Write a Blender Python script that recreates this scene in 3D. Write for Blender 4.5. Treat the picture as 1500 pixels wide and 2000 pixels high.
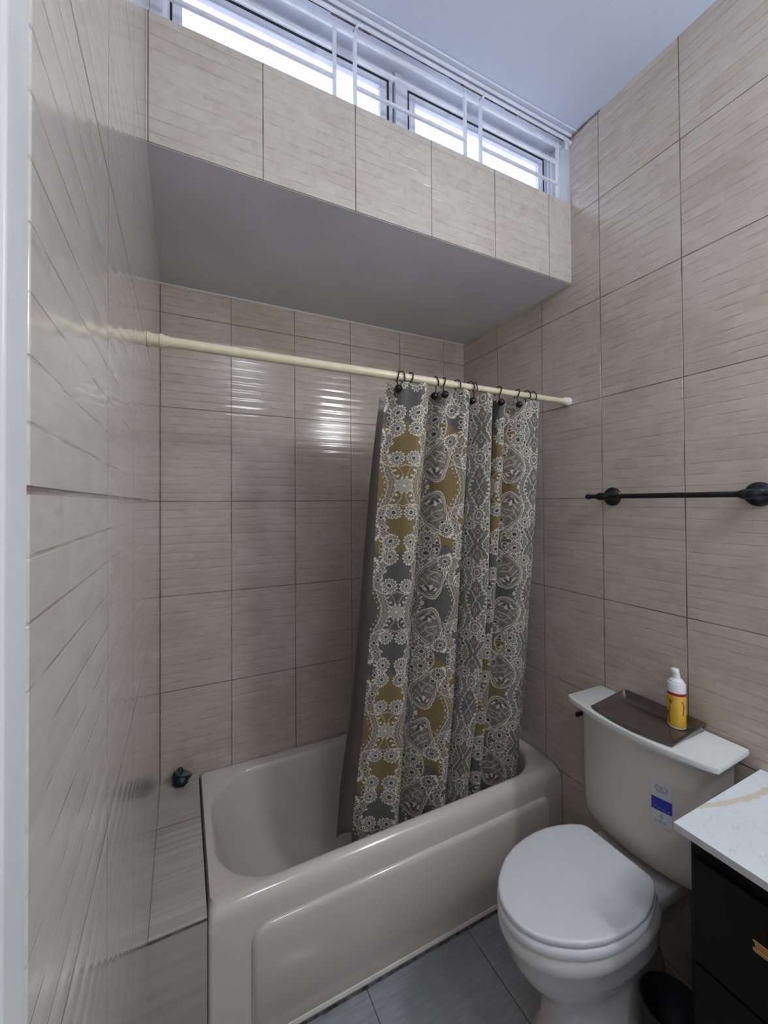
import bpy, bmesh, math, random
from math import sin, cos, pi, sqrt, radians as R
from mathutils import Vector, Matrix
for o in list(bpy.data.objects): bpy.data.objects.remove(o, do_unlink=True)
random.seed(7)
SC = bpy.context.scene
COL = SC.collection
# ------------------------------------------------------------------ camera
H = 1.5477
yaw, pitch, roll = .4502, .0119, -.0059
c, s, cp, sp = cos(yaw), sin(yaw), cos(pitch), sin(pitch)
Rv, Fv, Uv = Vector((c, -s, 0)), Vector((s*cp, c*cp, sp)), Vector((-s*sp, -c*sp, cp))
cr, sr = cos(roll), sin(roll)
right, up = Rv*cr+Uv*sr, Uv*cr-Rv*sr
cam = bpy.data.cameras.new('camera'); cam_o = bpy.data.objects.new('camera', cam); COL.objects.link(cam_o)
M = Matrix((right, up, -Fv)).transposed().to_4x4(); M.translation = Vector((0, 0, H)); cam_o.matrix_world = M
cam.sensor_fit = 'VERTICAL'; cam.sensor_height = 36; cam.sensor_width = 27
cam.lens = 784.88/2000*36; cam.shift_x = 15.66/2000; cam.shift_y = -28.36/2000; cam.clip_start = .02
SC.camera = cam_o
# ------------------------------------------------------------------ light and exposure
W = bpy.data.worlds.new('world'); SC.world = W; W.use_nodes = True
W.node_tree.nodes['Background'].inputs[0].default_value = (.75, .82, 1, 1)
W.node_tree.nodes['Background'].inputs[1].default_value = .6
PANE_E = 1.3       # frosted daylight panes
LAMP_E = 68.0      # glass shades of the vanity lamp
CEIL_E = 22       # ceiling lamp behind the camera
SC.view_settings.view_transform = 'Standard'; SC.view_settings.look = 'None'
SC.view_settings.exposure = .12; SC.view_settings.gamma = 1; SC.view_settings.use_curve_mapping = False
SC.cycles.max_bounces = 10; SC.cycles.diffuse_bounces = 7

# ------------------------------------------------------------------ node expressions
class X:
    def __init__(s, t, k): s.t = t; s.k = k
    def op(s, o, *b, clamp=False):
        n = s.t.nodes.new('ShaderNodeMath'); n.operation = o; n.use_clamp = clamp
        for i, v in enumerate((s,)+b):
            if isinstance(v, X): s.t.links.new(v.k, n.inputs[i])
            else: n.inputs[i].default_value = v
        return X(s.t, n.outputs[0])
    def __add__(s, o): return s.op('ADD', o)
    __radd__ = __add__
    def __sub__(s, o): return s.op('SUBTRACT', o)
    def __rsub__(s, o): return (s*-1)+o
    def __mul__(s, o): return s.op('MULTIPLY', o)
    __rmul__ = __mul__
    def __truediv__(s, o): return s.op('DIVIDE', o)
    def fr(s): return s.op('FRACT')
    def fl(s): return s.op('FLOOR')
    def ab(s): return s.op('ABSOLUTE')
    def sin(s): return s.op('SINE')
    def cos(s): return s.op('COSINE')
    def sq(s): return s.op('SQRT')
    def mn(s, o): return s.op('MINIMUM', o)
    def mx(s, o): return s.op('MAXIMUM', o)
    def step(s, a, b):      # smooth 0..1 as s goes a..b
        n = s.t.nodes.new('ShaderNodeMapRange'); n.interpolation_type = 'SMOOTHSTEP'
        s.t.links.new(s.k, n.inputs[0]); n.inputs[1].default_value = a; n.inputs[2].default_value = b
        if a > b:
            n.inputs[1].default_value = b; n.inputs[2].default_value = a; n.inputs[3].default_value = 1; n.inputs[4].default_value = 0
        return X(s.t, n.outputs[0])
def lnk(t, v, sock):
    if isinstance(v, X): t.links.new(v.k, sock)
    else: sock.default_value = v
def vec(t, x, y, z):
    n = t.nodes.new('ShaderNodeCombineXYZ')
    for i, v in enumerate((x, y, z)): lnk(t, v, n.inputs[i])
    return X(t, n.outputs[0])
def noise(t, v, scale, detail=2, rough=.5):
    n = t.nodes.new('ShaderNodeTexNoise'); n.inputs['Scale'].default_value = scale
    n.inputs['Detail'].default_value = detail; n.inputs['Roughness'].default_value = rough
    t.links.new(v.k, n.inputs['Vector']); return X(t, n.outputs[0])
def white(t, v):
    n = t.nodes.new('ShaderNodeTexWhiteNoise'); n.noise_dimensions = '3D'
    t.links.new(v.k, n.inputs[0]); return X(t, n.outputs[0])
def col(v): return (v[0], v[1], v[2], 1)
def mix(t, f, a, b):
    n = t.nodes.new('ShaderNodeMix'); n.data_type = 'RGBA'
    lnk(t, f, n.inputs[0])
    for v, i in ((a, 6), (b, 7)):
        if isinstance(v, X): t.links.new(v.k, n.inputs[i])
        else: n.inputs[i].default_value = col(v)
    return X(t, n.outputs[2])
def coords(t, kind='Object'):
    n = t.nodes.new('ShaderNodeTexCoord'); p = X(t, n.outputs[kind])
    m = t.nodes.new('ShaderNodeSeparateXYZ'); t.links.new(p.k, m.inputs[0])
    return p, [X(t, m.outputs[i]) for i in range(3)]
def newmat(name):
    m = bpy.data.materials.new(name); m.use_nodes = True; t = m.node_tree
    return m, t, t.nodes['Principled BSDF']
def bump(t, b, h, dist=.001, strength=1, sock='Normal'):
    n = t.nodes.new('ShaderNodeBump'); n.inputs['Distance'].default_value = dist; n.inputs['Strength'].default_value = strength
    t.links.new(h.k, n.inputs['Height']); t.links.new(n.outputs[0], b.inputs[sock])
def sset(b, name, v):
    if name in b.inputs: b.inputs[name].default_value = v
def plain(name, c_, rough=.5, metal=0, spec=.5, nz=.04, nscale=12, bmp=0, bscale=60, coat=0, trans=0, emit=0):
    m, t, b = newmat(name)
    p, _ = coords(t)
    n = noise(t, p, nscale, 3)
    a = [max(0, x*(1-nz)) for x in c_]; d = [min(1, x*(1+nz)) for x in c_]
    lnk_c = mix(t, n.step(.3, .7), a, d); t.links.new(lnk_c.k, b.inputs['Base Color'])
    sset(b, 'Roughness', rough); sset(b, 'Metallic', metal); sset(b, 'Specular IOR Level', spec); sset(b, 'Coat Weight', coat)
    sset(b, 'Transmission Weight', trans)
    if bmp: bump(t, b, noise(t, p, bscale, 3), bmp)
    if emit: b.inputs['Emission Color'].default_value = col(c_); sset(b, 'Emission Strength', emit)
    return m

# stoneware wall tile: big tiles with fine horizontal strips pressed into the glaze
TW, TH, Z0 = .2797, .3853, 1.5558
def tile_mat(name, axis, u0, w=TW, z0=Z0, h=TH, strips=11, lo=(.48,.405,.335), hi=(.60,.535,.465), grout=(.17,.125,.095), rough=.19, gw=.0013, vaxis=2, gv=None, wiggle=1, groove=.5, pill=.36):
    m, t, b = newmat(name)
    p, xyz = coords(t)
    u = (xyz[axis]-u0)/w; v = (xyz[vaxis]-z0)/h
    fu, fv = u.fr(), v.fr()
    du = fu.mn(1-fu)*w; dv = fv.mn(1-fv)*h
    g1 = noise(t, p, 9, 2)
    gwv = g1*gw*1.2+gw*.6
    gr = (du-gwv).step(.0006, -.0006).mx((dv-gwv*(gv or 1)).step(.0006, -.0006))
    q = v*strips; row = q.fl(); fq = q.fr(); dq = fq.mn(1-fq)*(h/strips)
    seg = white(t, vec(t, (u*3.3+white(t, vec(t, row, 3.1, 0))*4).fl(), row, u.fl()))
    segs = noise(t, vec(t, u*4.0, row*3.7, u.fl()*5.1), 1.0, 1)
    vis = segs.step(.36, .62)
    ln = dq.step(.0019, .0004)*vis
    big = noise(t, p, 3.2, 3, .55)
    fine = noise(t, vec(t, u*3, v*22, 0), 1.6, 4, .65)
    blot = noise(t, p, 14, 4, .65)
    c1 = mix(t, (big*.5+fine*.5).step(.33, .67), lo, hi)
    c1 = mix(t, seg.step(.72, .95)*.22, c1, (hi[0]*1.12, hi[1]*1.13, hi[2]*1.15))
    c1 = mix(t, seg.step(.22, .05)*.20, c1, (lo[0]*.86, lo[1]*.78, lo[2]*.70))
    c1 = mix(t, blot.step(.62, .78)*.30, c1, (.30, .21, .155))
    c1 = mix(t, ln*groove, c1, (lo[0]*.5, lo[1]*.45, lo[2]*.4))
    c1 = mix(t, gr*(g1.step(.2, .8)*.5+.5), c1, grout)
    t.links.new(c1.k, b.inputs['Base Color'])
    rr = gr*.5+noise(t, p, 30, 2)*.10+(rough-.05)
    t.links.new(rr.k, b.inputs['Roughness'])
    sset(b, 'Specular IOR Level', .3)
    pil = (fq*6.2832).cos()*-1
    hgt = (1-ln)*.5+pil*.05-gr*1.2+noise(t, vec(t, u*1.5, v*14, 0), 1.0, 1)*.5*wiggle
    bump(t, b, hgt, .0011)
    bump(t, b, hgt+pil*pill, .0012, sock='Coat Normal'); sset(b, 'Coat Weight', .8); sset(b, 'Coat Roughness', .10); sset(b, 'Roughness', .3)
    return m
M_back = tile_mat('tile_back', 0, .1934)
M_right = tile_mat('tile_right', 1, 1.2869, z0=Z0+.003)
M_left = tile_mat('tile_left', 1, .8405-3*TW+.005, lo=(.56,.54,.50), hi=(.65,.63,.60), rough=.17, gv=1.35, strips=10, groove=.5, wiggle=.15, pill=.10)
M_beam = tile_mat('tile_beam', 0, .2039, z0=2.4777-.04, h=.6, strips=17, lo=(.50,.455,.40), hi=(.60,.56,.50), rough=.28)
M_ledge = tile_mat('tile_ledge', 0, -.5, w=3.0, z0=.4237-.0, h=1.0, strips=1, lo=(.40,.37,.335), hi=(.52,.49,.45), groove=0)
# ledge top: joints run across at y = 1.465
M_ledge_top = tile_mat('tile_ledge_top', 0, -.5, w=3.0, z0=1.587, h=.60, vaxis=1, strips=22, lo=(.42,.39,.35), hi=(.54,.51,.47), groove=.2, pill=.08, wiggle=.3)
M_floor = tile_mat('tile_floor', 0, .53, w=.40, z0=.0, h=.40, vaxis=1, strips=1, lo=(.27,.27,.28), hi=(.40,.40,.42), grout=(.03,.03,.03), rough=.32, groove=0, wiggle=.2, gw=.0011)
M_ceiling = plain('ceiling_paint', (.50,.55,.68), .6, nz=.03, nscale=2, bmp=.0006, bscale=18)
M_soffit = plain('soffit_paint', (.66,.665,.70), .5, nz=.05, nscale=3, bmp=.0004, bscale=30)
M_wpaint = plain('white_paint', (.68,.69,.71), .4, nz=.05, nscale=8, bmp=.0006, bscale=40)
M_grille = plain('grille_paint', (.72,.75,.84), .35, nz=.06, nscale=30, bmp=.0003)
M_frame = plain('window_frame_paint', (.66,.70,.80), .35, nz=.06, nscale=15)
M_gasket = plain('black_rubber', (.012,.012,.016), .5)
M_dirt = plain('dirty_crack', (.17,.13,.11), .9, nz=.5, nscale=25, bmp=.002)
M_caulk = plain('white_caulk', (.72,.69,.63), .5, bmp=.001, bscale=50)
M_tub = plain('tub_enamel', (.67,.62,.555), .16, nz=.015, nscale=4, coat=.3)
M_tgrout = plain('mottled_dark_grout', (.10,.09,.088), .8, nz=.7, nscale=70, bmp=.002)
M_por = plain('porcelain', (.63,.61,.575), .12, nz=.015, nscale=5, coat=.3)
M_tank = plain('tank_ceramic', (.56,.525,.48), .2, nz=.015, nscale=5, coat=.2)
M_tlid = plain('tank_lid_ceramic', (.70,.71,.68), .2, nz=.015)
M_seat = plain('seat_plastic', (.74,.74,.74), .3, nz=.01)
M_rod = plain('cream_rod', (.72,.66,.47), .3, nz=.05, nscale=20)
M_rodcap = plain('white_rod_cap', (.74,.74,.70), .35)
M_blk = plain('black_metal', (.008,.008,.009), .3, metal=0, nz=.3, nscale=40)
M_ball = plain('black_gloss', (.006,.006,.008), .08, nz=.1)
M_cab = plain('black_lacquer', (.005,.0045,.0045), .5, nz=.2, nscale=5, spec=.2)
M_brass = plain('brass', (.68,.47,.20), .25, metal=1, nz=.05)
M_bin = plain('black_bin_plastic', (.006,.004,.008), .6)
M_cap = plain('white_plastic', (.80,.80,.82), .35, nz=.01)
M_red = plain('label_red', (.33,.012,.035), .4)
M_brown = plain('label_brown_print', (.50,.13,.02), .4, nz=.3, nscale=120)
M_stk = plain('sticker_white', (.56,.55,.60), .4)
M_stkb = plain('sticker_blue', (.012,.022,.36), .4)
M_stkg = plain('sticker_grey_print', (.20,.22,.33), .5)
M_leaf = plain('black_green_plastic', (.004,.012,.011), .45)

def pane_mat():
    m, t, b = newmat('frosted_daylight_pane')
    p, xyz = coords(t)
    f = xyz[2].step(2.86, 3.0)
    cc = mix(t, f, (.86,.97,1.0), (.66,.66,1.0))
    t.links.new(cc.k, b.inputs['Emission Color']); sset(b, 'Emission Strength', PANE_E)
    b.inputs['Base Color'].default_value = (.7,.75,.8,1); sset(b, 'Roughness', .3)
    return m
M_pane = pane_mat()
def lamp_mat(e):
    m, t, b = newmat('lamp_glass'); b.inputs['Emission Color'].default_value = (.90,.94,1,1)
    sset(b, 'Emission Strength', e); b.inputs['Base Color'].default_value = (.9,.9,.9,1); return m
M_lamp = lamp_mat(LAMP_E); M_clamp = lamp_mat(CEIL_E)
def yellow_mat():
    m, t, b = newmat('yellow_label')
    p, xyz = coords(t)
    f = noise(t, p, 60, 2).step(.5, .7)
    cc = mix(t, f*.5, (.80,.49,.055), (.72,.33,.03)); t.links.new(cc.k, b.inputs['Base Color']); sset(b, 'Roughness', .35)
    return m
M_yel = yellow_mat()
def marble_mat():
    m, t, b = newmat('white_marble_top')
    p, xyz = coords(t); x, y, z = xyz
    wob = noise(t, p, 9, 4, .6)-.5
    d = (y-(.615-.50*(x-1.02)+(x-1.10)*(x-1.10)*.75)+wob*.05).ab()
    wdt = noise(t, p, 22, 3)*.014+.002
    ve = (d-wdt).step(.003, -.003)
    d2 = (noise(t, p, 3.0, 5, .6)-.52).ab().step(.006, .0)
    d3 = (noise(t, vec(t, y*1.0+5, x*1.0, z), 2.6, 5, .62)-.47).ab().step(.006, .0)
    cc = mix(t, noise(t, p, 5, 3).step(.3, .8)*.4, (.80,.84,.86), (.68,.73,.76))
    cc = mix(t, d2*.22, cc, (.40,.42,.45)); cc = mix(t, d3*.18, cc, (.42,.42,.44))
    cc = mix(t, ve*.75, cc, (.66,.58,.42))
    t.links.new(cc.k, b.inputs['Base Color']); sset(b, 'Roughness', .15); return m
M_marble = marble_mat()
M_mside = plain('marble_edge', (.56,.53,.53), .35, nz=.08, nscale=30)
def tray_mat():
    m, t, b = newmat('smoky_brown_tray'); b.inputs['Base Color'].default_value = (.13,.11,.095,1)
    sset(b, 'Metallic', .55); sset(b, 'Roughness', .16)
    p, _ = coords(t); bump(t, b, noise(t, p, 25, 2), .0006); return m
M_tray = tray_mat()
def liner_mat():
    m, t, b = newmat('grey_vinyl_liner'); b.inputs['Base Color'].default_value = (.42,.38,.37,1)
    sset(b, 'Roughness', .4); sset(b, 'Alpha', .75); return m
M_liner = liner_mat()

def curtain_mat():
    m, t, b = newmat('paisley_damask')
    p, xyz = coords(t, 'UV')
    pw = noise(t, p, 26, 3)-.5; pw2 = noise(t, vec(t, xyz[0]+3, xyz[1]+9, 0), 34, 2)-.5
    u = (xyz[0]+pw*.014)*98+13; v = (xyz[1]+pw2*.014)*98+12      # centimetres
    PW, QH = 42.0, 42.0
    a = ((u/PW).fr()-.5).ab()*PW            # 0..21, mirrored
    b_ = ((v/QH).fr()-.5).ab()*QH           # 0..21, mirrored
    par = ((v/QH+(a*.35).sin()*.05+(a*1.3).sin()*.012).fl()/2).fr().step(.2, .3)
    gray, mid, taupe, cream, must, dark = (.072,.072,.067), (.15,.155,.14), (.19,.16,.125), (.72,.67,.55), (.17,.115,.026), (.028,.025,.023)
    cc = mix(t, par, gray, must)
    cc = mix(t, (a-15.5+(b_*.3).sin()*2.5).step(-.2, .2), cc, (.12,.118,.11))
    def paint(cc, mask, colr, k=1.0):
        return mix(t, mask*k if k != 1 else mask, cc, colr)
    def polar(cx, cy, sx=1.0, sy=1.0):
        x = (a-cx)/sx; y = (b_-cy)/sy
        return x, y, (x*x+y*y).sq(), y.op('ARCTAN2', x)
    def motif(cc, cx, cy, Rr, n, amp, fill, edge, sx=1, sy=1, core=dark, ph=0.0, ew=.42, petals=True):
        x, y, r, th = polar(cx, cy, sx, sy)
        sc = (th*(n/2.0)+r*.5+ph).sin().ab()
        d = r-(sc*amp+Rr)
        cc = paint(cc, d.step(.08, -.08), edge)
        cc = paint(cc, (d+ew).step(.10, -.10), fill)
        if petals:
            pt = (th*float(n)+ph).cos().step(.3, .7)*(r-Rr*.80).step(.1, -.1)*(r-Rr*.48).step(-.1, .1)
            cc = paint(cc, pt, edge, .75)
        cc = paint(cc, ((r-Rr*.42).ab()).step(.20, .08), edge, .8)
        return paint(cc, (r-Rr*.30).step(.1, -.1), core)
    # trailing scalloped vines
    for base, amp_, fr_, w0, fill in ((5.0, 1.5, .30, .95, taupe), (17.6, 1.2, .42, .75, mid)):
        vx = (a-base+(b_*fr_).cos()*amp_).ab()
        dv = vx-((b_*2.3).sin().ab()*.55+w0)
        lf = (b_*3.3+a*1.7).sin().step(.25, .6)*(dv-1.1).step(.1, -.1)*(a*2.6-b_*1.1).sin().step(-.2, .3)
        cc = paint(cc, lf, cream, .9)
        cc = paint(cc, dv.step(.08, -.08), cream, .9); cc = paint(cc, (dv+.30).step(.08, -.08), fill)
        cc = paint(cc, vx.step(.12, .03), cream, .5)
    # crest leaves along the ogee
    og = (b_*.1496).cos()*-4.2+11.5
    do = (a-og).ab()
    cr_ = (b_*2.0).sin().ab()*1.1+.7
    cc = paint(cc, (do-cr_).step(.1, -.1)*(b_-11).step(-.5, .5)*(b_-19).step(.5, -.5), cream, .9)
    cc = paint(cc, (do-cr_+.4).step(.1, -.1)*(b_-11).step(-.5, .5)*(b_-19).step(.5, -.5), mid)
    # large paisley bodies
    x, y, r, th = polar(12.6, 6.4, 1.0, 1.75)
    x = x+y*y*.13-.9; r = (x*x+y*y).sq(); th = y.op('ARCTAN2', x)
    d = r-((th*9.0).sin().ab()*.16+3.8+y*.42)
    cc = paint(cc, d.step(.08, -.08), cream); cc = paint(cc, (d+.26).step(.08, -.08), taupe)
    cc = paint(cc, ((d+.70).ab()).step(.14, .05), cream, .7)
    cc = paint(cc, ((d+1.15).ab()).step(.14, .05), mid, .8)
    x2, y2, r2, th2 = polar(13.4, 3.4)
    ins = (d+1.3).step(.1, -.1)
    cc = paint(cc, (th2*9.0).cos().step(.0, .5)*(r2-3.2).step(.2, -.2)*(r2-.9).step(-.1, .1)*ins, dark, .8)
    cc = paint(cc, (th2*9.0+3.14).cos().step(.1, .6)*(r2-3.4).step(.2, -.2)*(r2-1.7).step(-.1, .1)*ins, cream, .95)
    x3, y3, r3, th3 = polar(12.4, 9.2)
    spi = (r3*1.0-th3*.159).fr()
    cc = paint(cc, (spi-.5).ab().step(.15, .06)*(r3-2.3).step(.2, -.2)*(y3*1.0+x3*.6).step(-1.2, -.2), cream, .6)
    cc = paint(cc, ((a*2.1+b_*1.4+(b_*1.1).sin()*1.2).sin()).step(.55, .85)*ins, dark, .45)
    cc = paint(cc, ((a*1.7-b_*2.2+(a*1.3).sin()).sin()).step(.75, .95)*ins, cream, .5)
    # sweeping stems
    for cx, cy, rad, w_ in ((3.0, 12.5, 6.4, .18), (18.0, 21.0, 7.2, .2), (9.5, 21.5, 6.0, .16), (21.5, 11, 6.4, .16), (6, 2, 5.6, .12)):
        _, _, rr, tt = polar(cx, cy)
        gate = (tt*1.0+cx).sin().step(-.3, .1)
        cc = paint(cc, ((rr-rad).ab()).step(w_, w_*.4)*gate, cream, .8)
        cc = paint(cc, ((rr-rad-.42).ab()).step(w_, w_*.4)*gate, taupe, .8)
    cc = motif(cc, 2.6, 8.8, 1.75, 13, .75, mid, cream, core=dark)
    cc = motif(cc, 9.0, 15.4, 1.9, 15, .8, gray, cream, core=dark, ph=.4)
    cc = motif(cc, 3.0, 18.4, 1.8, 13, .8, mid, cream, core=dark, ph=.7)
    cc = motif(cc, 14.6, 18.4, 2.0, 13, .8, mid, cream, core=dark, ph=.2)
    cc = motif(cc, 18.2, 13.6, 1.6, 11, .7, taupe, cream, core=dark)
    # daisy of separate petals
    x, y, r, th = polar(0, 0, .9, 1.0)
    pet = ((th*5.0).cos().ab()*1.7+1.4)
    cc = paint(cc, (r-pet).step(.1, -.1), cream); cc = paint(cc, (r-pet+.45).step(.12, -.12), (.36,.33,.29))
    cc = paint(cc, (r-.55).step(.1, -.1), cream)
    # medallion column of nested diamonds and ovals
    for my, hh, ww in ((4.2, 4.2, 2.0), (16.4, 3.6, 1.8)):
        dd = ((21-a)/ww).ab()+((b_-my)/hh).ab()+(b_*3.0).sin()*.10
        for lim, k_ in ((1.06, cream), (.96, mid), (.66, dark), (.56, taupe), (.20, cream), (.12, dark)):
            cc = paint(cc, (dd-lim).step(.04, -.04), k_)
    _, _, rr, _ = polar(21, 10.4, 1.5, 2.4)
    for lim, k_ in ((1.05, cream), (.92, taupe), (.55, cream), (.42, mid)): cc = paint(cc, (rr-lim).step(.05, -.05), k_)
    for cx, cy, rad in ((6.4, 10.6, .5), (10.6, 12.6, .55), (6.0, 13.6, .45), (17.2, 17.4, .5), (11.8, 19.8, .5), (5.8, 20.2, .45)):
        _, _, rr, _ = polar(cx, cy)
        cc = paint(cc, (rr-rad-.22).step(.07, -.07), cream, .8); cc = paint(cc, (rr-rad).step(.07, -.07), dark)
    # faded print
    wn = noise(t, p, 210, 4, .7)
    cc = mix(t, wn.step(.42, .66)*.42, cc, (.12,.115,.10))
    cc = mix(t, noise(t, p, 330, 2, .6).step(.60, .70)*.35, cc, cream)
    t.links.new(cc.k, b.inputs['Base Color']); sset(b, 'Roughness', .62); sset(b, 'Sheen Weight', .15)
    bump(t, b, noise(t, p, 900, 1), .0002)
    return m
M_curt = curtain_mat()

# ------------------------------------------------------------------ mesh helpers
def link(o, parent=None):
    COL.objects.link(o)
    if parent: o.parent = parent
    return o
def smooth(me, ang=35):
    for p in me.polygons: p.use_smooth = True
    try: me.set_sharp_from_angle(angle=R(ang))
    except Exception: pass
def fin(bm, name, mat, parent=None, bev=0, seg=2, sm=True, ang=35, mats=None):
    bmesh.ops.recalc_face_normals(bm, faces=bm.faces)
    me = bpy.data.meshes.new(name); bm.to_mesh(me); bm.free()
    for m_ in (mats or [mat]): me.materials.append(m_)
    if sm: smooth(me, ang)
    o = bpy.data.objects.new(name, me); link(o, parent)
    if bev:
        b = o.modifiers.new('bevel', 'BEVEL'); b.width = bev; b.segments = seg; b.limit_method = 'ANGLE'; b.angle_limit = R(35)
        for p in me.polygons: p.use_smooth = True
        w = o.modifiers.new('wn', 'WEIGHTED_NORMAL'); w.keep_sharp = False
    return o
def bbox(bm, a, b):
    vs = [bm.verts.new((x, y, z)) for x in (a[0], b[0]) for y in (a[1], b[1]) for z in (a[2], b[2])]
    for f in ((0,1,3,2),(4,6,7,5),(0,4,5,1),(2,3,7,6),(0,2,6,4),(1,5,7,3)): bm.faces.new([vs[i] for i in f])
def box(name, a, b, mat, parent=None, bev=0, seg=2):
    bm = bmesh.new(); bbox(bm, a, b); return fin(bm, name, mat, parent, bev, seg, sm=bool(bev))
def loft(bm, loops, cap0=True, cap1=True, closed=True):
    vs = [[bm.verts.new(p) for p in L] for L in loops]
    n = len(vs[0])
    for A, B in zip(vs, vs[1:]):
        for i in range(n if closed else n-1):
            j = (i+1) % n
            bm.faces.new((A[i], A[j], B[j], B[i]))
    if cap0: bm.faces.new(vs[0][::-1])
    if cap1: bm.faces.new(vs[-1])
    return vs
def tube(bm, pts, rad, n=12, closed=False, cap=True):
    pts = [Vector(p) for p in pts]; N = len(pts); loops = []
    rads = rad if isinstance(rad, (list, tuple)) else [rad]*N
    t0 = (pts[1]-pts[0]).normalized()
    ref = Vector((0, 0, 1)) if abs(t0.z) < .9 else Vector((1, 0, 0))
    nrm = t0.cross(ref).normalized()
    for i, p in enumerate(pts):
        if closed: t = (pts[(i+1) % N]-pts[i-1]).normalized()
        else: t = (pts[min(i+1, N-1)]-pts[max(i-1, 0)]).normalized()
        nrm = (nrm-t*nrm.dot(t)).normalized(); bn = t.cross(nrm)
        loops.append([p+(nrm*cos(2*pi*k/n)+bn*sin(2*pi*k/n))*rads[i] for k in range(n)])
    if closed: loops.append(loops[0]); loft(bm, loops, False, False); bmesh.ops.remove_doubles(bm, verts=bm.verts, dist=1e-6)
    else: loft(bm, loops, cap, cap)
def lathe(bm, prof, origin, axis='Z', n=32):
    o = Vector(origin); loops = []
    for r, h in prof:
        L = []
        for k in range(n):
            a = 2*pi*k/n; x, y = r*cos(a), r*sin(a)
            v = {'Z': (x, y, h), 'X': (h, x, y), 'Y': (x, h, y)}[axis]
            L.append(o+Vector(v))
        loops.append(L)
    loft(bm, loops)
def rrect(x0, x1, y0, y1, r, z, n=10, m=14):
    pts = []
    cs = ((x1-r, y0+r, -90), (x1-r, y1-r, 0), (x0+r, y1-r, 90), (x0+r, y0+r, 180))
    for k, (cx, cy, a0) in enumerate(cs):
        for i in range(n+1):
            a = R(a0+90*i/n); pts.append(Vector((cx+r*cos(a), cy+r*sin(a), z)))
        nx, ny, na = cs[(k+1) % 4]
        a = R(na); q = Vector((nx+r*cos(a), ny+r*sin(a), z)); p = pts[-1].copy()
        for i in range(1, m): pts.append(p.lerp(q, i/m))
    return pts
def tag(o, label, cat, group=None):
    o['label'] = label; o['category'] = cat
    if group: o['group'] = group
    return o
def st(o): o['kind'] = 'structure'; return o
def empty(name, loc=(0, 0, 0)):
    e = bpy.data.objects.new(name, None); e.empty_display_size = .1; e.location = loc; COL.objects.link(e); return e
def at(parts, e):           # keep world positions when parenting under an empty with a location
    for o in parts:
        o.parent = e; o.matrix_parent_inverse = Matrix.Translation(e.location).inverted()

# ------------------------------------------------------------------ setting
XL, XR, YB, YF, ZB, ZT, ZR, YT, XG, ZC = -.0786, 1.45, 1.8395, 1.1317, 2.4477, 2.7773, .426, 1.2007, .0632, 3.0534
YBK = -1.5
st(box('floor', (XL-.3, YBK, -.05), (XR+.1, YB+.1, 0), M_floor))
st(box('wall_back', (XL-.1, YB, 0), (XR+.1, YB+.1, ZB+.02), M_back))
st(box('wall_right', (XR, YBK, 0), (XR+.1, YB, ZC+.1), M_right))
YE = .293
st(box('wall_left', (XL-.009, YE, 0), (XL, YB, ZC+.1), M_left, bev=.0025, seg=3))
# painted wall behind and beside the left tiles
bm = bmesh.new(); bbox(bm, (XL-.11, YBK, 0), (XL-.0092, .262, ZC+.1)); o = fin(bm, 'wall_entry', M_wpaint, sm=False); st(o)
bm = bmesh.new(); bbox(bm, (XL-.11, .262, 0), (XL-.0092, YB, ZC+.1)); st(fin(bm, 'wall_left_core', M_wpaint, sm=False))
bm = bmesh.new(); bbox(bm, (XL-.0090, .258, 0), (XL-.0002, YE-.0005, ZC)); st(fin(bm, 'trim_1', M_wpaint, bev=.003, seg=3))
st(box('wall_rear', (XL-.1, YBK-.1, 0), (XR+.1, YBK, ZC+.1), M_wpaint))
st(box('wall_upper', (XL, YF, ZB), (XR, YF+.30, ZT), M_beam))
st(box('ceiling', (XL-.1, YBK-.1, ZC), (XR+.1, YF+.015, ZC+.1), M_ceiling))
st(box('ceiling_recess', (XL-.1, YF+.016, ZC+.012), (XR+.1, YF+.35, ZC+.1), M_frame))
st(box('ceiling_alcove', (XL, YF+.004, ZB-.0015), (XR, YB, ZB-.0003), M_soffit))
# ledge
st(box('wall_ledge', (XL, YT, 0), (XG-.001, YB, ZR-.008), M_ledge))
o = st(box('wall_ledge_top', (XL, YT-.002, ZR-.0075), (XG-.001, YB, ZR), M_ledge_top, bev=.002))
bm = bmesh.new(); bbox(bm, (XL, YT-.0035, ZR-.012), (XG-.001, YT-.0022, ZR-.006)); st(fin(bm, 'trim_2', M_dirt, sm=False))
# caulk lines and grout strips
bm = bmesh.new(); tube(bm, [(XL, YB-.001, ZB-.004), (XR, YB-.001, ZB-.004)], .0035, 8); st(fin(bm, 'trim_3', M_caulk))
bm = bmesh.new(); tube(bm, [(x, YT-.006+random.uniform(-.0012, .0012), .004+random.uniform(-.001, .001)) for x in [XG+i*(XR-XG)/50 for i in range(51)]], .012, 8); st(fin(bm, 'trim_4', M_tgrout))
bm = bmesh.new(); bbox(bm, (XL+.0003, YB-.0022, 0), (XL+.0020, YB-.0005, ZB-.01)); st(fin(bm, 'trim_5', M_dirt, sm=False))
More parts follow.
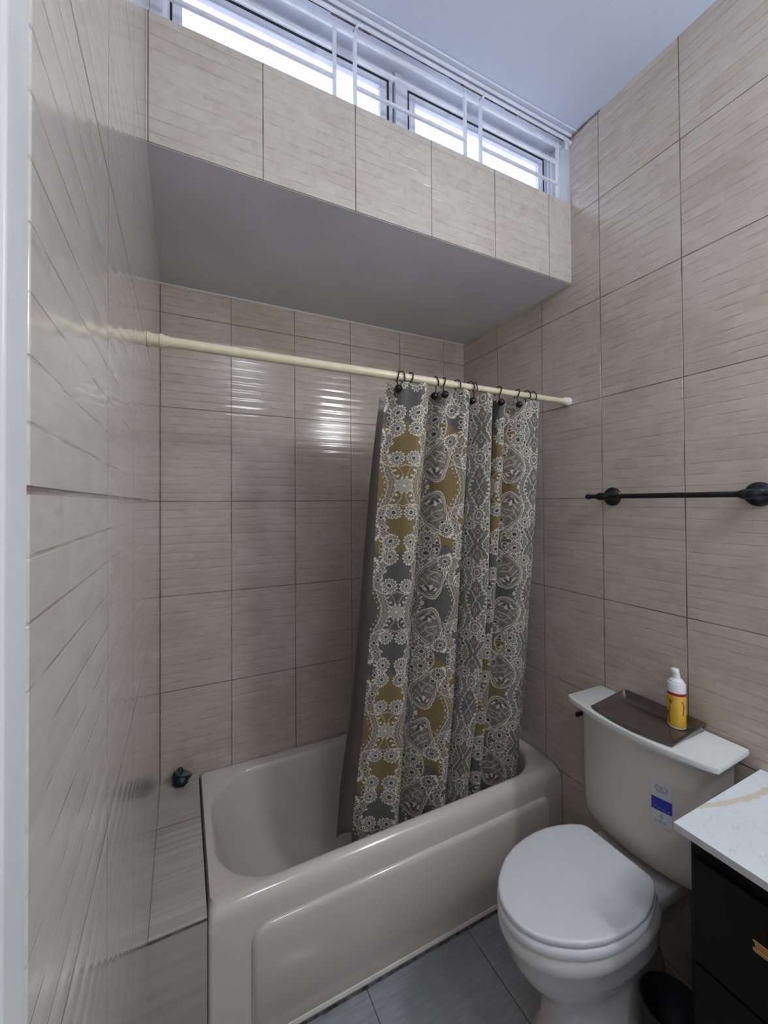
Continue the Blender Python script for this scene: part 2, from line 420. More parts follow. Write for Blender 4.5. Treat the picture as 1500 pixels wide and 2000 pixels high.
# ceiling bead and cracked line above the window
bm = bmesh.new()
for y, z, r in ((YF-.012, ZC-.003, .005), (YF+.006, ZC-.006, .006), (YF-.034, ZC-.001, .003)): tube(bm, [(XL, y, z), (XR, y, z)], r, 8)
st(fin(bm, 'trim_6', M_grille))
bm = bmesh.new()
prev = XL
while prev < XR-.02:
    L = random.uniform(.05, .16); x1 = min(prev+L, XR-.005); w = random.uniform(.003, .007)
    bbox(bm, (prev, 1.158-w/2, ZC+.0105), (x1, 1.158+w, ZC+.0119)); prev = x1+random.uniform(-.01, .004)
st(fin(bm, 'trim_7', M_dirt, sm=False))
bm = bmesh.new()
pts = [(XR-.003, YF-.003-i*.011, ZC-.003+random.uniform(-.004, .002)) for i in range(13)]
tube(bm, pts, [.004*(1-i/15)+random.uniform(0, .0018) for i in range(13)], 7); st(fin(bm, 'trim_8', M_dirt))
# window wall
YW = 1.242
def frame(bm, x0, x1, z0, z1, w, y0, y1):
    bbox(bm, (x0, y0, z0), (x0+w, y1, z1)); bbox(bm, (x1-w, y0, z0), (x1, y1, z1))
    bbox(bm, (x0+w, y0, z0), (x1-w, y1, z0+w)); bbox(bm, (x0+w, y0, z1-w), (x1-w, y1, z1))
bm = bmesh.new(); bbox(bm, (XL, YW+.035, ZT-.02), (XR, YW+.15, ZC+.05)); st(fin(bm, 'wall_window', M_wpaint, sm=False))
for i, (x0, x1) in enumerate(((-.030, .655), (.730, 1.412))):
    root = st(empty('window_%d' % (i+1), ((x0+x1)/2, YW, ZT)))
    parts = []
    bm = bmesh.new(); frame(bm, x0, x1, ZT+.002, 3.029, .014, YW-.0105, YW+.030); o = fin(bm, 'gasket', M_gasket, sm=False); parts.append(o)
    bm = bmesh.new(); frame(bm, x0+.006, x1-.009, ZT+.004, 3.019, .026, YW-.012, YW+.028); o = fin(bm, 'sash', M_frame, bev=.002); parts.append(o)
    bm = bmesh.new(); bbox(bm, (x0+.030, YW+.004, ZT+.03), (x1-.034, YW+.010, 2.996)); o = fin(bm, 'pane', M_pane, sm=False); parts.append(o)
    at(parts, root)
# outer frame: posts and head
bm = bmesh.new()
for x0, x1, y0 in ((XL, -.030, YW-.012), (.655, .672, YW-.006), (.676, .700, YW-.020), (.700, .730, YW-.012), (1.412, 1.424, YW-.008), (1.424, 1.436, YW-.016), (1.436, XR, YW-.022)):
    bbox(bm, (x0, y0, ZT+.001), (x1, YW+.034, ZC+.02))
bbox(bm, (XL, YW-.010, 3.0295), (XR, YW+.034, ZC+.02))
st(fin(bm, 'trim_9', M_frame, bev=.0015))
bm = bmesh.new(); bbox(bm, (XR-.0015, YF+.003, ZT), (XR-.0002, YW, ZC+.01)); st(fin(bm, 'trim_10', M_wpaint, sm=False))

# ------------------------------------------------------------------ window grille
YG = 1.162
g = empty('window_grille', (.7, YG, ZT)); tag(g, 'white painted iron security grille of thin bars in front of the high windows', 'window grille')
parts = []
for x, zt in ((.427, 3.045), (.496, 3.05), (.931, 3.045), (1.003, 3.05), (1.411, 3.04), (-.04, 3.04)):
    bm = bmesh.new(); bbox(bm, (x-.0055, YG-.0055, ZT-.002), (x+.0055, YG+.0055, zt)); parts.append(fin(bm, 'bar', M_grille, bev=.001))
for segs in (((-.04, .427), (.496, .931), (1.003, 1.411)),):
    for x0, x1 in segs:
        for z in (2.868, 2.960):
            bm = bmesh.new(); bbox(bm, (x0+.004, YG-.0045, z-.005), (x1-.004, YG+.0045, z+.005)); parts.append(fin(bm, 'rail', M_grille, bev=.001))
bm = bmesh.new(); bbox(bm, (XL+.002, YG-.005, 3.024), (XR-.003, YG+.004, 3.036)); parts.append(fin(bm, 'top_rail', M_grille, bev=.001))
for x in (.496, 1.003):
    bm = bmesh.new(); bbox(bm, (x-.004, YF, 3.040), (x+.004, YG, 3.047)); parts.append(fin(bm, 'tie', M_grille, sm=False))
bm = bmesh.new(); bbox(bm, (1.428, YG-.03, 3.0), (1.436, YG-.022, 3.05)); bbox(bm, (1.434, YG-.04, 3.02), (1.449, YG+.01, 3.032)); parts.append(fin(bm, 'wall_bracket', M_grille, sm=False))
at(parts, g)

# ------------------------------------------------------------------ curtain rod
YR, ZRod = 1.153, 1.961
def rodz(x): return ZRod
r_ = empty('curtain_rod', (.7, YR, ZRod)); tag(r_, 'cream tension shower rod spanning the tub alcove from wall to wall', 'curtain rod')
parts = []
bm = bmesh.new(); tube(bm, [(XL+.03, YR, ZRod), (.86, YR, ZRod)], .0135, 24); parts.append(fin(bm, 'outer_tube', M_rod))
bm = bmesh.new(); tube(bm, [(.80, YR, ZRod), (XR-.02, YR, ZRod)], .0112, 24); parts.append(fin(bm, 'inner_tube', M_rod))
bm = bmesh.new(); lathe(bm, [(.0, 0), (.0185, 0), (.0185, .006), (.0160, .008), (.0160, .026), (.0178, .028), (.0178, .036), (.0155, .038), (.0155, .048), (.012, .049)], (XL+.0005, YR, ZRod), 'X', 28); parts.append(fin(bm, 'end_cap', M_rod))
bm = bmesh.new(); lathe(bm, [(.0, 0), (.0175, 0), (.0175, -.006), (.0165, -.022), (.014, -.026), (.0125, -.040), (.010, -.041)], (XR-.0005, YR, ZRod), 'X', 28); parts.append(fin(bm, 'end_cap', M_rodcap))
at(parts, r_)

# ------------------------------------------------------------------ shower curtain
KEY = [(0, .0), (.04, -.020), (.09, -.040), (.145, -.056), (.19, -.050), (.205, -.020), (.185, .030), (.195, .056), (.235, .050), (.29, .016), (.35, -.012), (.405, -.036), (.450, -.048), (.470, -.024), (.445, .030), (.455, .060), (.49, .052), (.53, .010), (.57, -.036), (.605, -.052), (.627, -.028), (.600, .026), (.612, .050), (.66, .034), (.70, -.002), (.735, -.010), (.765, .014), (.80, .018), (.85, -.012), (.90, -.040), (.945, -.044), (.958, -.016), (.942, .022), (.955, .040), (.98, .016), (1.0, -.010)]
def catmull(P, n):
    out = []
    for i in range(len(P)-1):
        p0, p1, p2, p3 = P[max(i-1, 0)], P[i], P[i+1], P[min(i+2, len(P)-1)]
        for k in range(n):
            t = k/n
            out.append(tuple(.5*((2*p1[j])+(-p0[j]+p2[j])*t+(2*p0[j]-5*p1[j]+4*p2[j]-p3[j])*t*t+(-p0[j]+3*p1[j]-3*p2[j]+p3[j])*t**3) for j in (0, 1)))
    out.append(P[-1]); return out
prof = catmull(KEY, 14)
LEFT = [(1.93, .602), (1.65, .592), (1.2, .584), (.83, .574), (.43, .552), (.2, .540)]
RIGHT = [(1.93, 1.276), (1.70, 1.292), (1.2, 1.320), (.8, 1.332), (.43, 1.325), (.2, 1.31)]
def interp(T, z):
    for (z0, v0), (z1, v1) in zip(T, T[1:]):
        if z <= z0 and z >= z1: return v0+(v1-v0)*(z0-z)/(z0-z1)
    return T[0][1] if z > T[0][0] else T[-1][1]
def sheet(name, mat, profile, left, right_, yt, yb, zt, zb, rows, amp_top=1.0, amp_bot=1.1, uvw=True, scal=None, thick=.0009):
    bm = bmesh.new(); uvl = bm.loops.layers.uv.new('uv')
    arc = [0]
    for (x0, y0), (x1, y1) in zip(profile, profile[1:]): arc.append(arc[-1]+sqrt(((x1-x0)*.70)**2+((y1-y0)*1.0)**2))
    grid = []
    for j in range(rows+1):
        f = j/rows; z = zt+(zb-zt)*f; row = []
        L, Rr = interp(left, z), interp(right_, z)
        yc = yt+(yb-yt)*min(1, max(0, (1.93-z)/1.5))
        amp = amp_top+(amp_bot-amp_top)*f
        for i, (px, py) in enumerate(profile):
            wob = .006*sin(px*23+f*7)+.004*sin(px*51-f*4)
            gather = .007*sin(px*2*pi*11+.6)*max(0, 1-f*4.5)
            x = L+(Rr-L)*(px+.008*sin(f*5+px*9)*px*(1-px)*4)
            y = yc+((py*1.25 if py < 0 else py*2.3)+gather)*amp+wob
            zz = z
            if scal and j < rows*.12: zz = z-scal*(1-j/(rows*.12))*(sin(px*pi*12)**2)
            row.append((bm.verts.new((x, y, zz)), (arc[i], f*(zt-zb))))
        grid.append(row)
    for A, B in zip(grid, grid[1:]):
        for i in range(len(A)-1):
            q = (A[i], A[i+1], B[i+1], B[i]); fc = bm.faces.new([k[0] for k in q])
            for lp, k in zip(fc.loops, q): lp[uvl].uv = (k[1][0], -k[1][1])
    o = fin(bm, name, mat, ang=180)
    so = o.modifiers.new('thickness', 'SOLIDIFY'); so.thickness = thick
    return o
cu = sheet('shower_curtain', M_curt, prof, LEFT, RIGHT, 1.165, 1.345, 1.940, .235, 170, amp_top=.75, amp_bot=1.0, scal=.010)
tag(cu, 'grey, cream and mustard paisley shower curtain hanging from the cream rod into the tub', 'shower curtain')
lp = [(i/120, .006*sin(i/120*40)+.004*sin(i/120*17)) for i in range(121)]
LL = [(1.93, .640), (1.66, .622), (1.16, .602), (.72, .585), (.2, .548)]
LR = [(1.93, 1.385), (1.2, 1.405), (.8, 1.385), (.43, 1.335), (.2, 1.31)]
li = sheet('shower_liner', M_liner, lp, LL, LR, 1.285, 1.51, 1.925, .22, 60, amp_bot=.8, scal=.006, thick=.0004)
tag(li, 'plain grey vinyl shower liner peeking out behind the left edge of the patterned curtain', 'shower liner')

# rings with ball
RX = [.639, .657, .684, .791, .819, .880, .939, .958, 1.067, 1.162, 1.216, 1.249]
BX = [-.020, -.0, .003, .004, .002, .004, .006, .002, .003, .004, .003, .002]
DIST = ['leftmost on the rod', 'second from the left on the rod', 'third from the left on the rod', 'fourth from the left, after the first wide gap',
        'fifth from the left, second after the first wide gap', 'sixth from the left, alone near where the rod narrows', 'seventh from the left, first of the close middle pair',
        'eighth from the left, second of the close middle pair', 'fourth from the right, alone after the close middle pair', 'third from the right on the rod', 'second from the right on the rod', 'rightmost on the rod, nearest the right wall']
def make_ring(x):
    e = empty('curtain_ring', (x, YR, ZRod)); tag(e, '', 'curtain ring', 'black curtain rings along the rod')
    rr = .0175
    P = []
    for k in range(30):
        a = R(-60+k*(300/29.)); P.append((.004*sin(a), rr*cos(a)*1.0, rr*sin(a)+.001))
    P = [(0, .0, -.036), (0, .008, -.029)] + P[::1] if False else P
    P.append((-.002, -.010, -.030)); P.append((0, -.014, -.037))
    bm = bmesh.new(); tube(bm, P, .0021, 8); w = fin(bm, 'wire', M_blk, e)
    bm = bmesh.new(); bmesh.ops.create_uvsphere(bm, u_segments=20, v_segments=14, radius=.013)
    bmesh.ops.translate(bm, verts=bm.verts, vec=(0, -.016, -.044)); bl = fin(bm, 'ball', M_ball, e)
    return e
ring0 = make_ring(RX[0])
for i, x in enumerate(RX):
    if i == 0: o = ring0
    else:
        o = ring0.copy(); COL.objects.link(o); o.location = (x, YR, ZRod)
        for ch in list(ring0.children):
            d = ch.copy(); COL.objects.link(d); d.parent = o
    o.rotation_euler = (0, 0, R([-18, 176, 14, 170, -10, 186, 190, 172, 8, -12, 184, 176][i]))
    o['label'] = 'black curtain ring with ball, '+DIST[i]

# ------------------------------------------------------------------ bathtub
tub = empty('bathtub', (.76, 1.52, 0)); tag(tub, 'beige alcove bathtub with a raised apron panel, between tiled ledge and right wall', 'bathtub')
OX0, OX1, OY0, OY1 = XG+.001, XR-.001, YT, YB-.001
def outer(z, ins, r=.012): return rrect(OX0+ins*.4, OX1-ins*.25, OY0+ins, OY1-ins*.25, r+ins*.5, z)
def inner(z, ins, sl=0, r=.185): return rrect(.090+ins+sl, 1.405-ins, 1.243+ins*.8, 1.785-ins*.8, r, z)
loops = [outer(.002, .0), outer(.36, .0), outer(.385, .0015), outer(.402, .006), outer(.414, .014), outer(.4225, .026), outer(.426, .040, .014)]
loops[-1] = rrect(OX0+.008, OX1-.008, OY0+.034, OY1-.008, .02, .426)
loops += [inner(.4262, -.004), inner(.4245, .002), inner(.419, .007), inner(.408, .011), inner(.36, .019, .004), inner(.28, .030, .014), inner(.19, .045, .03), inner(.125, .065, .05), inner(.085, .095, .07), inner(.065, .135, .10, r=.13), inner(.060, .18, .13, r=.09)]
bm = bmesh.new(); loft(bm, loops)
parts = [fin(bm, 'shell', M_tub, ang=60)]
# raised apron panel with a rounded top left corner
def panel_loop(x0, x1, z0, z1, r, y, n=8):
    P = [Vector((x0, y, z0)), Vector((x1, y, z0))]
    for i in range(n+1):
        a = R(90*i/n); P.append(Vector((x1-r+r*cos(a), y, z1-r+r*sin(a))))
    for i in range(n+1):
        a = R(90+90*i/n); P.append(Vector((x0+r+r*cos(a), y, z1-r+r*sin(a))))
    return P
bm = bmesh.new()
loft(bm, [panel_loop(.178, 1.372, .020, .338, .05, YT+.01), panel_loop(.178, 1.372, .020, .338, .05, YT-.001), panel_loop(.181, 1.369, .020, .335, .048, YT-.006), panel_loop(.187, 1.363, .022, .329, .044, YT-.0115), panel_loop(.197, 1.353, .024, .319, .036, YT-.0135)])
parts.append(fin(bm, 'apron_panel', M_tub, ang=50))
bm = bmesh.new(); tube(bm, [(OX0+.004, YT-.006, .020), (OX1-.004, YT-.006, .020)], .0125, 10); parts.append(fin(bm, 'base_lip', M_caulk))
bm = bmesh.new(); lathe(bm, [(0, .004), (.018, .004), (.024, .002), (.026, 0), (0, -.001)], (1.12, 1.51, .0605), 'Z', 24); o = fin(bm, 'drain', plain('chrome', (.6,.6,.6), .2, metal=1)); parts.append(o)
at(parts, tub)

# ------------------------------------------------------------------ toilet
CY = .795
to = empty('toilet', (1.10, CY, 0)); tag(to, 'white two piece toilet with closed lid between the tub and the black vanity', 'toilet')
def egg(xf, xb, hw, z, n=48, pw=2.0, back=3.2):
    xm = xf+(xb-xf)*.50; P = []
    for k in range(n):
        a = 2*pi*k/n; ca, sa = cos(a), sin(a)
        e = back if ca > 0 else pw
        rx = (xb-xm) if ca > 0 else (xm-xf)
        x = xm+rx*math.copysign(abs(ca)**(2/e), ca); y = CY+.004+hw*math.copysign(abs(sa)**(2/e), sa)
        P.append(Vector((x, y, z)))
    return P
parts = []
bm = bmesh.new()
loft(bm, [egg(.880, 1.36, .118, .0, pw=2.6), egg(.882, 1.36, .118, .018, pw=2.6), egg(.895, 1.35, .108, .032, pw=2.6), egg(.905, 1.34, .100, .10, pw=2.4), egg(.905, 1.33, .100, .17, pw=2.3), egg(.885, 1.31, .101, .215), egg(.845, 1.28, .106, .255), egg(.808, 1.26, .130, .30), egg(.783, 1.25, .148, .345), egg(.770, 1.245, 0.152, .385), egg(.764, 1.24, 0.156, .394), egg(.761, 1.24, 0.159, .406), egg(.763, 1.24, 0.158, .424), egg(.772, 1.235, 0.151, .434)])
parts.append(fin(bm, 'bowl', M_por, ang=50))
bm = bmesh.new(); loft(bm, [rrect(1.17, 1.40, CY-.085, CY+.085, .04, .30), rrect(1.15, 1.41, CY-.105, CY+.105, .04, .38), rrect(1.15, 1.415, CY-.118, CY+.118, .03, .40), rrect(1.15, 1.415, CY-.118, CY+.118, .03, .428), rrect(1.155, 1.41, CY-.112, CY+.112, .028, .434)])
parts.append(fin(bm, 'deck', M_por, ang=50))
WT = [(.756, 0), (.7575, .022), (.765, .045), (.780, .068), (.80, .090), (.83, .112), (.87, .135), (.92, .152), (.97, .161), (1.02, .164), (1.07, .161), (1.12, .150), (1.16, .135), (1.19, .118), (1.198, .108), (1.202, .095)]
def lidloop(z, ins):
    cx = .98; P = []
    for x, w in WT: P.append((x, w))
    P2 = P+[(x, -w) for x, w in P[::-1][:-1]]
    out = []
    for x, w in P2:
        out.append(Vector((cx+(x-cx)*(.975-ins/.23), CY+.003+w*(.968-ins/.165), z)))
    return out
def smoothloop(L, it=3):
    P = [(p.x, p.y) for p in L]; z = L[0].z
    return L
bm = bmesh.new(); loft(bm, [lidloop(.438, .004), lidloop(.440, -.001), lidloop(.450, -.004), lidloop(.460, -.002), lidloop(.4635, .003), lidloop(.465, .010)])
parts.append(fin(bm, 'seat', M_seat, ang=50))
bm = bmesh.new(); loft(bm, [lidloop(.4675, .006), lidloop(.469, .001), lidloop(.472, -.001), lidloop(.480, -.001), lidloop(.4832, .0008), lidloop(.4845, .004), lidloop(.485, .010), lidloop(.4855, .08)])
parts.append(fin(bm, 'lid', M_seat, ang=50))
for sg in (-1, 1):
    bm = bmesh.new(); lathe(bm, [(0, 0), (.014, 0), (.014, .022), (.010, .026), (0, .026)], (1.213, CY+sg*.072, .434), 'Z', 16)
    parts.append(fin(bm, 'hinge', M_seat))
def tplan(hw, xb, xc, xf, r, z, n=26):
    P = [Vector((xb, CY+hw*.98, z)), Vector((xb, CY-hw*.98, z))]
    for i in range(n+1):
        t = -1+2*i/n; t = math.copysign(1-(1-abs(t))**1.25, t) if abs(t) > 0 else 0
        q = max(0, (abs(t)-.84)/.16)
        P.append(Vector((xf+(xc-xf)*t*t+r*(1-sqrt(max(0, 1-q*q))), CY+hw*t, z)))
    return P
bm = bmesh.new()
T = []
for z, k, dx in ((.452, .86, .030), (.455, .90, .020), (.464, .935, .010), (.482, .962, .004), (.52, .972, .002), (.65, .985, 0), (.79, 1, 0), (.816, 1.0, 0)):
    T.append(tplan(.196*k, 1.432, 1.282+dx*.6, 1.236+dx, .042, z))
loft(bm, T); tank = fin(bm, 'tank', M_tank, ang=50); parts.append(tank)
bm = bmesh.new()
loft(bm, [tplan(.200, 1.436, 1.275, 1.233, .02, .812), tplan(.214, 1.438, 1.268, 1.226, .012, .822), tplan(.2275, 1.44, 1.262, 1.221, .006, .828), tplan(.229, 1.44, 1.260, 1.220, .006, .838), tplan(.2275, 1.439, 1.262, 1.2215, .006, .8435), tplan(.224, 1.437, 1.266, 1.225, .006, .8455)])
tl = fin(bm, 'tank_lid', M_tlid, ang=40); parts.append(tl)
bm = bmesh.new(); lathe(bm, [(0, 0), (.011, 0), (.011, -.012), (.006, -.014), (0, -.014)], (1.33, CY+.207, .775), 'Y', 16); bbox(bm, (1.285, CY+.205, .768), (1.335, CY+.213, .782)); parts.append(fin(bm, 'flush_lever', M_blk))
at(parts, to)
# sticker on the curved tank front
def tfront(y, z):
    k = .985; t = (y-CY)/(.196*k); q = max(0, (abs(t)-.84)/.16)
    return 1.236+(1.282-1.236)*t*t+.042*(1-sqrt(max(0, 1-q*q)))-.0012
def patch(name, y0, y1, z0, z1, off, mat, parent):
    bm = bmesh.new(); n = 8; A = []
    for lay in (0, 1):
        for zz in (z0, z1):
            A.append([bm.verts.new((tfront(y0+(y1-y0)*i/n, zz)-off-(.0003 if lay else 0), y0+(y1-y0)*i/n, zz)) for i in range(n+1)])
    for i in range(n):
        bm.faces.new((A[2][i], A[2][i+1], A[3][i+1], A[3][i])); bm.faces.new((A[0][i], A[1][i], A[1][i+1], A[0][i+1]))
        bm.faces.new((A[0][i], A[0][i+1], A[2][i+1], A[2][i])); bm.faces.new((A[1][i], A[3][i], A[3][i+1], A[1][i+1]))
    for k in (0, n): bm.faces.new((A[0][k], A[2][k], A[3][k], A[1][k]))
    o = fin(bm, name, mat, sm=False); o.parent = parent; o.matrix_parent_inverse = Matrix.Translation(to.location).inverted()
    return o
SY0, SY1, SZ0, SZ1 = .673, .722, .607, .733
stk = patch('sticker', SY0, SY1, SZ0, SZ1, 0, M_stk, tank)
stk.matrix_parent_inverse = Matrix.Identity(4)
def sub(o): o.parent = stk; o.matrix_parent_inverse = Matrix.Identity(4); return o
sub(patch('sticker_band', SY0, SY1, .650, .686, .0004, M_stkb, stk))
def on_tank(pts, r, name, mat):
    bm = bmesh.new()
    for P in pts: tube(bm, [(tfront(y, z)-.0010, y, z) for y, z in P], r, 6)
    return sub(fin(bm, name, mat))
cyy = (SY0+SY1)/2
rings = []
for sg in (-1, 1): rings.append([(cyy+sg*.0075+.0075*cos(R(a)), .724-.008+.006*sin(R(a))) for a in range(0, 361, 30)])
rings.append([(cyy+.013-.0013*i, .706+.0012*sin(i)) for i in range(21)])
on_tank(rings, .0006, 'sticker_logo', M_stkg)
on_tank([[(cyy+.019-.0105*k-.001*i, .659-.0009*k+.0011*(i % 2)) for i in range(8)] for k in range(4)], .0005, 'sticker_band_print', M_stk)
on_tank([[(cyy-.001, .644), (cyy+.006, .633), (cyy-.004, .633)], [(cyy-.001, .644), (cyy-.001, .627)]]+[[(cyy+.018-.011*k-.001*i, .622-.0045*j+.0008*(i % 2)) for i in range(8)] for k in range(3) for j in range(2)], .0005, 'sticker_small_print', M_stkg)

# ------------------------------------------------------------------ tray on the tank lid
TZ = .8457
bm = bmesh.new()
def trayloop(ins, z, lift=0):
    P = []
    y0, y1 = .668+ins, .922-ins; xb = 1.432-ins; n = 18
    for i in range(n+1):
        t = i/n; y = y0+(y1-y0)*t; bulge = .024*(1-(2*t-1)**2)
        P.append(Vector((1.252-bulge+ins, y, z+lift*0)))
    for i in range(1, n): P.append(Vector((1.252+ins+(xb-1.252-ins)*i/n, y1, z+lift*(i/n))))
    for i in range(n+1): P.append(Vector((xb, y1+(y0-y1)*i/n, z+lift)))
    for i in range(1, n): P.append(Vector((xb+(1.252+ins-xb)*i/n, y0, z+lift*(1-i/n))))
    return P
loft(bm, [trayloop(.030, TZ+.0005), trayloop(.006, TZ+.001), trayloop(.0, TZ+.006, .020), trayloop(.003, TZ+.008, .020), trayloop(.015, TZ+.004, .005), trayloop(.020, TZ+.0032, 0), trayloop(.045, TZ+.0030)])
tray = fin(bm, 'tray', M_tray, ang=50); tag(tray, 'smoky brown glossy tray with a bowed front edge lying on the toilet tank lid', 'tray')

# ------------------------------------------------------------------ foam bottle
bo = empty('pump_bottle', (1.380, .724, TZ+.0032)); bo.scale = (.9, .9, .9); tag(bo, 'yellow labelled bottle with a red band and white pump cap standing on the brown tray', 'bottle')
def bl(name, prof_, mat, n=36): 
    bm = bmesh.new(); lathe(bm, prof_, (0, 0, 0), 'Z', n); return fin(bm, name, mat, bo, ang=40)
k = .0262
bl('body', [(0, 0), (k-.003, 0), (k, .003), (k, .006), (k-.0004, .0062), (k-.0004, .118), (k-.002, .121), (0, .121)], M_cap)
bl('label', [(k-.0005, .006), (k+.0003, .006), (k+.0003, .112), (k-.0005, .112)], M_yel)
bl('red_band', [(k-.0005, .112), (k+.0006, .112), (k+.0006, .121), (k-.0005, .121)], M_red)
cap = bl('cap', [(0, .1205), (k+.0004, .1205), (k+.0006, .147), (k-.001, .152), (k-.004, .1535), (k-.0045, .157), (k-.009, .163), (k-.0135, .166), (k-.0135, .168), (0, .168)], M_cap)
bm = bmesh.new()
loft(bm, [[Vector((rx*cos(2*pi*i/20)+ox, ry*sin(2*pi*i/20)+oy, z)) for i in range(20)] for rx, ry, ox, oy, z in ((.0125, .0125, 0, 0, .166), (.0108, .0108, 0, 0, .180), (.0108, .0115, -.001, .001, .184), (.0118, .0130, -.002, .003, .187), (.0115, .0125, -.002, .003, .195), (.008, .009, -.002, .002, .1985))])
nz_ = fin(bm, 'nozzle', M_cap, ang=50); nz_.parent = cap
def bottle_blob(bm, ang, z, w, h, seed):
    rnd = random.Random(seed); n = 14; c0 = bm.verts.new(((k+.0009)*cos(R(ang)), (k+.0009)*sin(R(ang)), z)); L = []
    for i in range(n):
        a = 2*pi*i/n; q = .6+.5*rnd.random(); aa = R(ang)+w*q*cos(a)/k; L.append(bm.verts.new(((k+.0008)*cos(aa), (k+.0008)*sin(aa), z+h*q*sin(a))))
    for i in range(n): bm.faces.new((c0, L[i], L[(i+1) % n]))
for ang, z, w, h in ((150, .048, .007, .012), (156, .030, .006, .010), (162, .066, .004, .008), (158, .019, .005, .006), (254, .075, .0035, .016), (250, .055, .003, .010), (244, .092, .004, .006), (168, .090, .006, .010)): 
    bm = bmesh.new(); bottle_blob(bm, ang, z, w, h, int(ang*z*10)); lp_ = fin(bm, 'label_print', M_brown, bo, sm=False); so = lp_.modifiers.new('t', 'SOLIDIFY'); so.thickness = .0002

# ------------------------------------------------------------------ towel bar
tb = empty('towel_bar', (XR, .76, 1.564)); tag(tb, 'black metal towel bar with round wall plates on the tiled wall above the toilet', 'towel bar')
parts = []
BXx = 1.392
for y in (.967, .543):
    bm = bmesh.new(); lathe(bm, [(0, 0), (-.0005+.0345, 0), (.0340, -.004), (.031, -.008), (.024, -.011), (.018, -.014), (.012, -.020), (.0095, -.028), (.0095, -.040), (.0125, -.044), (.014, -.052), (.0125, -.062), (.008, -.068), (0, -.069)], (XR-.0005, y, 1.564), 'X', 32)
    parts.append(fin(bm, 'wall_plate', M_blk, ang=50))
bm = bmesh.new(); lathe(bm, [(0, .50), (.0085, .50), (.0085, 1.0), (0, 1.0)], (BXx, 0, 1.564), 'Y', 20); parts.append(fin(bm, 'bar', M_blk))
for y, sg in ((.967, 1), (.543, -1)):
    for inner_ in (1, -1):
        bm = bmesh.new(); q = sg*inner_
        lathe(bm, [(0, 0), (.013, .002*q), (.0145, .010*q), (.0125, .018*q), (.0095, .023*q), (.0088, .030*q), (0, .031*q)], (BXx, y, 1.564), 'Y', 20); parts.append(fin(bm, 'collar', M_blk))
    bm = bmesh.new(); lathe(bm, [(0, .024*sg), (.0075, .025*sg), (.0075, .048*sg), (.0098, .052*sg), (.0105, .058*sg), (.0085, .064*sg), (0, .066*sg)], (BXx, y, 1.564), 'Y', 20); parts.append(fin(bm, 'finial', M_blk))
at(parts, tb)

# ------------------------------------------------------------------ vanity
va = empty('vanity_cabinet', (1.25, .1, 0)); tag(va, 'black vanity cabinet with brass drawer pull under the white marble top', 'cabinet')
parts = []
VX, VY = 1.066, .534
parts.append(box('body', (VX, -.55, .06), (XR-.003, VY, .779), M_cab, bev=.002))
parts.append(box('plinth', (VX+.04, -.54, 0), (XR-.01, VY-.01, .061), M_cab))
for i, (y0, y1) in enumerate(((.27, .522), (0.0, .262), (-.54, -.008))):
    for z0, z1 in ((.505, .735), (.265, .497), (.075, .257)):
        d = box('drawer', (VX-.017, y0, z0), (VX-.0005, y1, z1), M_cab, bev=.0025); parts.append(d)
        yc = (y0+y1)/2; zc = (z0+z1)/2+.013
        bm = bmesh.new(); w = .045 if i < 2 else .06
        if i == 0: w = .060; yc = .345; zc += .034
        bbox(bm, (VX-.046, yc-w, zc+.005), (VX-.036, yc+w, zc+.010)); bbox(bm, (VX-.046, yc-w, zc-.013), (VX-.038, yc+w, zc-.005)); bbox(bm, (VX-.042, yc-w+.002, zc-.006), (VX-.036, yc+w-.002, zc+.006))
        for q in (-1, 1): bbox(bm, (VX-.040, yc+q*(w-.006)-.005, zc-.005), (VX-.0168, yc+q*(w-.006)+.005, zc+.005))
        h = fin(bm, 'handle', M_brass, bev=.0012); h.parent = d
at(parts, va)
bm = bmesh.new(); bbox(bm, (1.030, -.60, .7822), (XR-.001, .551, .800))
for f in bm.faces: f.material_index = 0 if abs(f.calc_center_median().z-.8) < 1e-4 else 1
o = fin(bm, 'countertop', None, mats=[M_marble, M_mside], bev=.0012)
tag(o, 'white marble vanity top with a beige vein, lying on the black cabinet', 'countertop')

# ------------------------------------------------------------------ waste bin
wb = empty('waste_bin', (1.135, .611, 0)); tag(wb, 'round black waste bin on the floor between the toilet bowl and the vanity', 'waste bin')
bm = bmesh.new(); lathe(bm, [(0, .0), (.062, 0), (.065, .004), (.072, .245), (.0755, .249), (.0755, .256), (.073, .258), (.070, .250), (.061, .02), (0, .018)], (0, 0, 0), 'Z', 40); fin(bm, 'body', M_bin, wb, ang=50)
bm = bmesh.new(); lathe(bm, [(0, .150), (.064, .150), (.0685, .250), (.060, .215), (.03, .175), (0, .17)], (0, 0, 0), 'Z', 32); fin(bm, 'bag', M_bin, wb, ang=50)

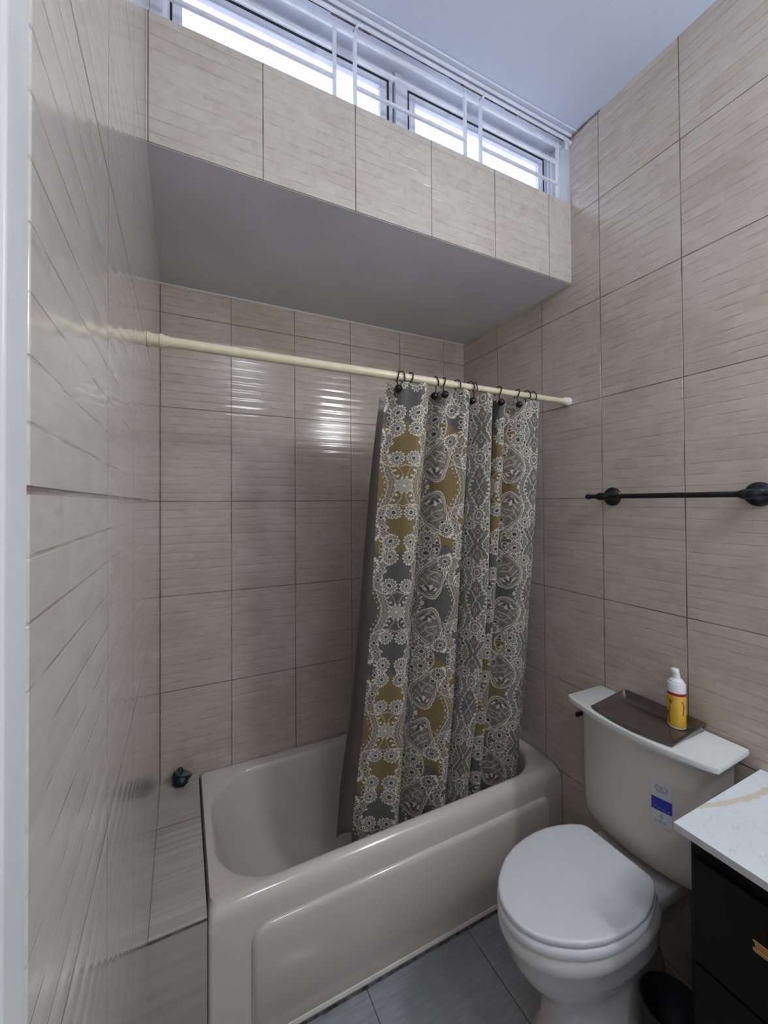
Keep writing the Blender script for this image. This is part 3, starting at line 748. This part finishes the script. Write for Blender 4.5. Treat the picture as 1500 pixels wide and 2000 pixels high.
# ------------------------------------------------------------------ small black leaf-like thing on the ledge
bm = bmesh.new(); rnd = random.Random(3)
def leafy(bm, O, pts, th):
    c_ = [Vector(O)+Vector(p) for p in pts]
    n = len(c_); top = [bm.verts.new(p+Vector((0, -th, th*.5))) for p in c_]; bot = [bm.verts.new(p+Vector((0, th, -th*.5))) for p in c_]
    ct = bm.verts.new(sum(c_, Vector())/n+Vector((0, -th*2.5, .002)))
    cb = bm.verts.new(sum(c_, Vector())/n+Vector((0, th*1.5, -.001)))
    for i in range(n):
        j = (i+1) % n; bm.faces.new((top[i], top[j], ct)); bm.faces.new((bot[j], bot[i], cb)); bm.faces.new((top[i], bot[i], bot[j], top[j]))
leafy(bm, (0, 0, 0), [(-.033, 0, .004), (-.035, .004, .034), (-.028, .008, .052), (-.018, .010, .054), (-.010, .012, .062), (.002, .010, .060), (.006, .010, .048), (.020, .008, .044), (.040, .0, .028), (.024, -.004, .014), (.008, -.008, .003), (-.014, -.008, .000)], .006)
leafy(bm, (.002, -.014, 0), [(-.026, 0, .002), (-.022, .002, .026), (-.010, .003, .034), (.012, .002, .026), (.022, 0, .010), (.006, -.006, .0)], .005)
lf = fin(bm, 'hair_clip', M_leaf, sm=False); lf.location = (0, 1.795, ZR+.003)
tag(lf, 'small black leaf-shaped hair clip lying on the tiled ledge in the corner beside the tub', 'hair clip')

# ------------------------------------------------------------------ lamps of the room (out of the frame)
vl = empty('vanity_lamp', (XR, -.17, 2.26)); tag(vl, 'wall lamp with frosted glass shades above the vanity', 'lamp')
parts = [box('back_plate', (XR-.03, -.36, 2.22), (XR-.001, .02, 2.30), M_blk, bev=.003)]
for y in (-.30, -.17, -.04):
    bm = bmesh.new(); lathe(bm, [(0, -.075), (.035, -.075), (.045, -.06), (.045, .06), (.035, .07), (0, .07)], (XR-.10, y, 2.26), 'Z', 24); parts.append(fin(bm, 'shade', M_lamp))
    bm = bmesh.new(); tube(bm, [(XR-.03, y, 2.26), (XR-.06, y, 2.26)], .01, 10); parts.append(fin(bm, 'arm', M_blk))
at(parts, vl)
cl = empty('ceiling_lamp', (.62, -.75, ZC)); tag(cl, 'round flush ceiling lamp behind the camera', 'lamp')
bm = bmesh.new(); lathe(bm, [(0, 0), (.19, 0), (.19, -.02), (0, -.02)], (.62, -.75, ZC-.001), 'Z', 40); p1 = fin(bm, 'base', M_wpaint)
bm = bmesh.new(); lathe(bm, [(0, -.0), (.18, -.0), (.175, -.03), (.14, -.055), (.08, -.068), (0, -.072)], (.62, -.75, ZC-.022), 'Z', 40); p2 = fin(bm, 'diffuser', M_clamp)
at([p1, p2], cl)
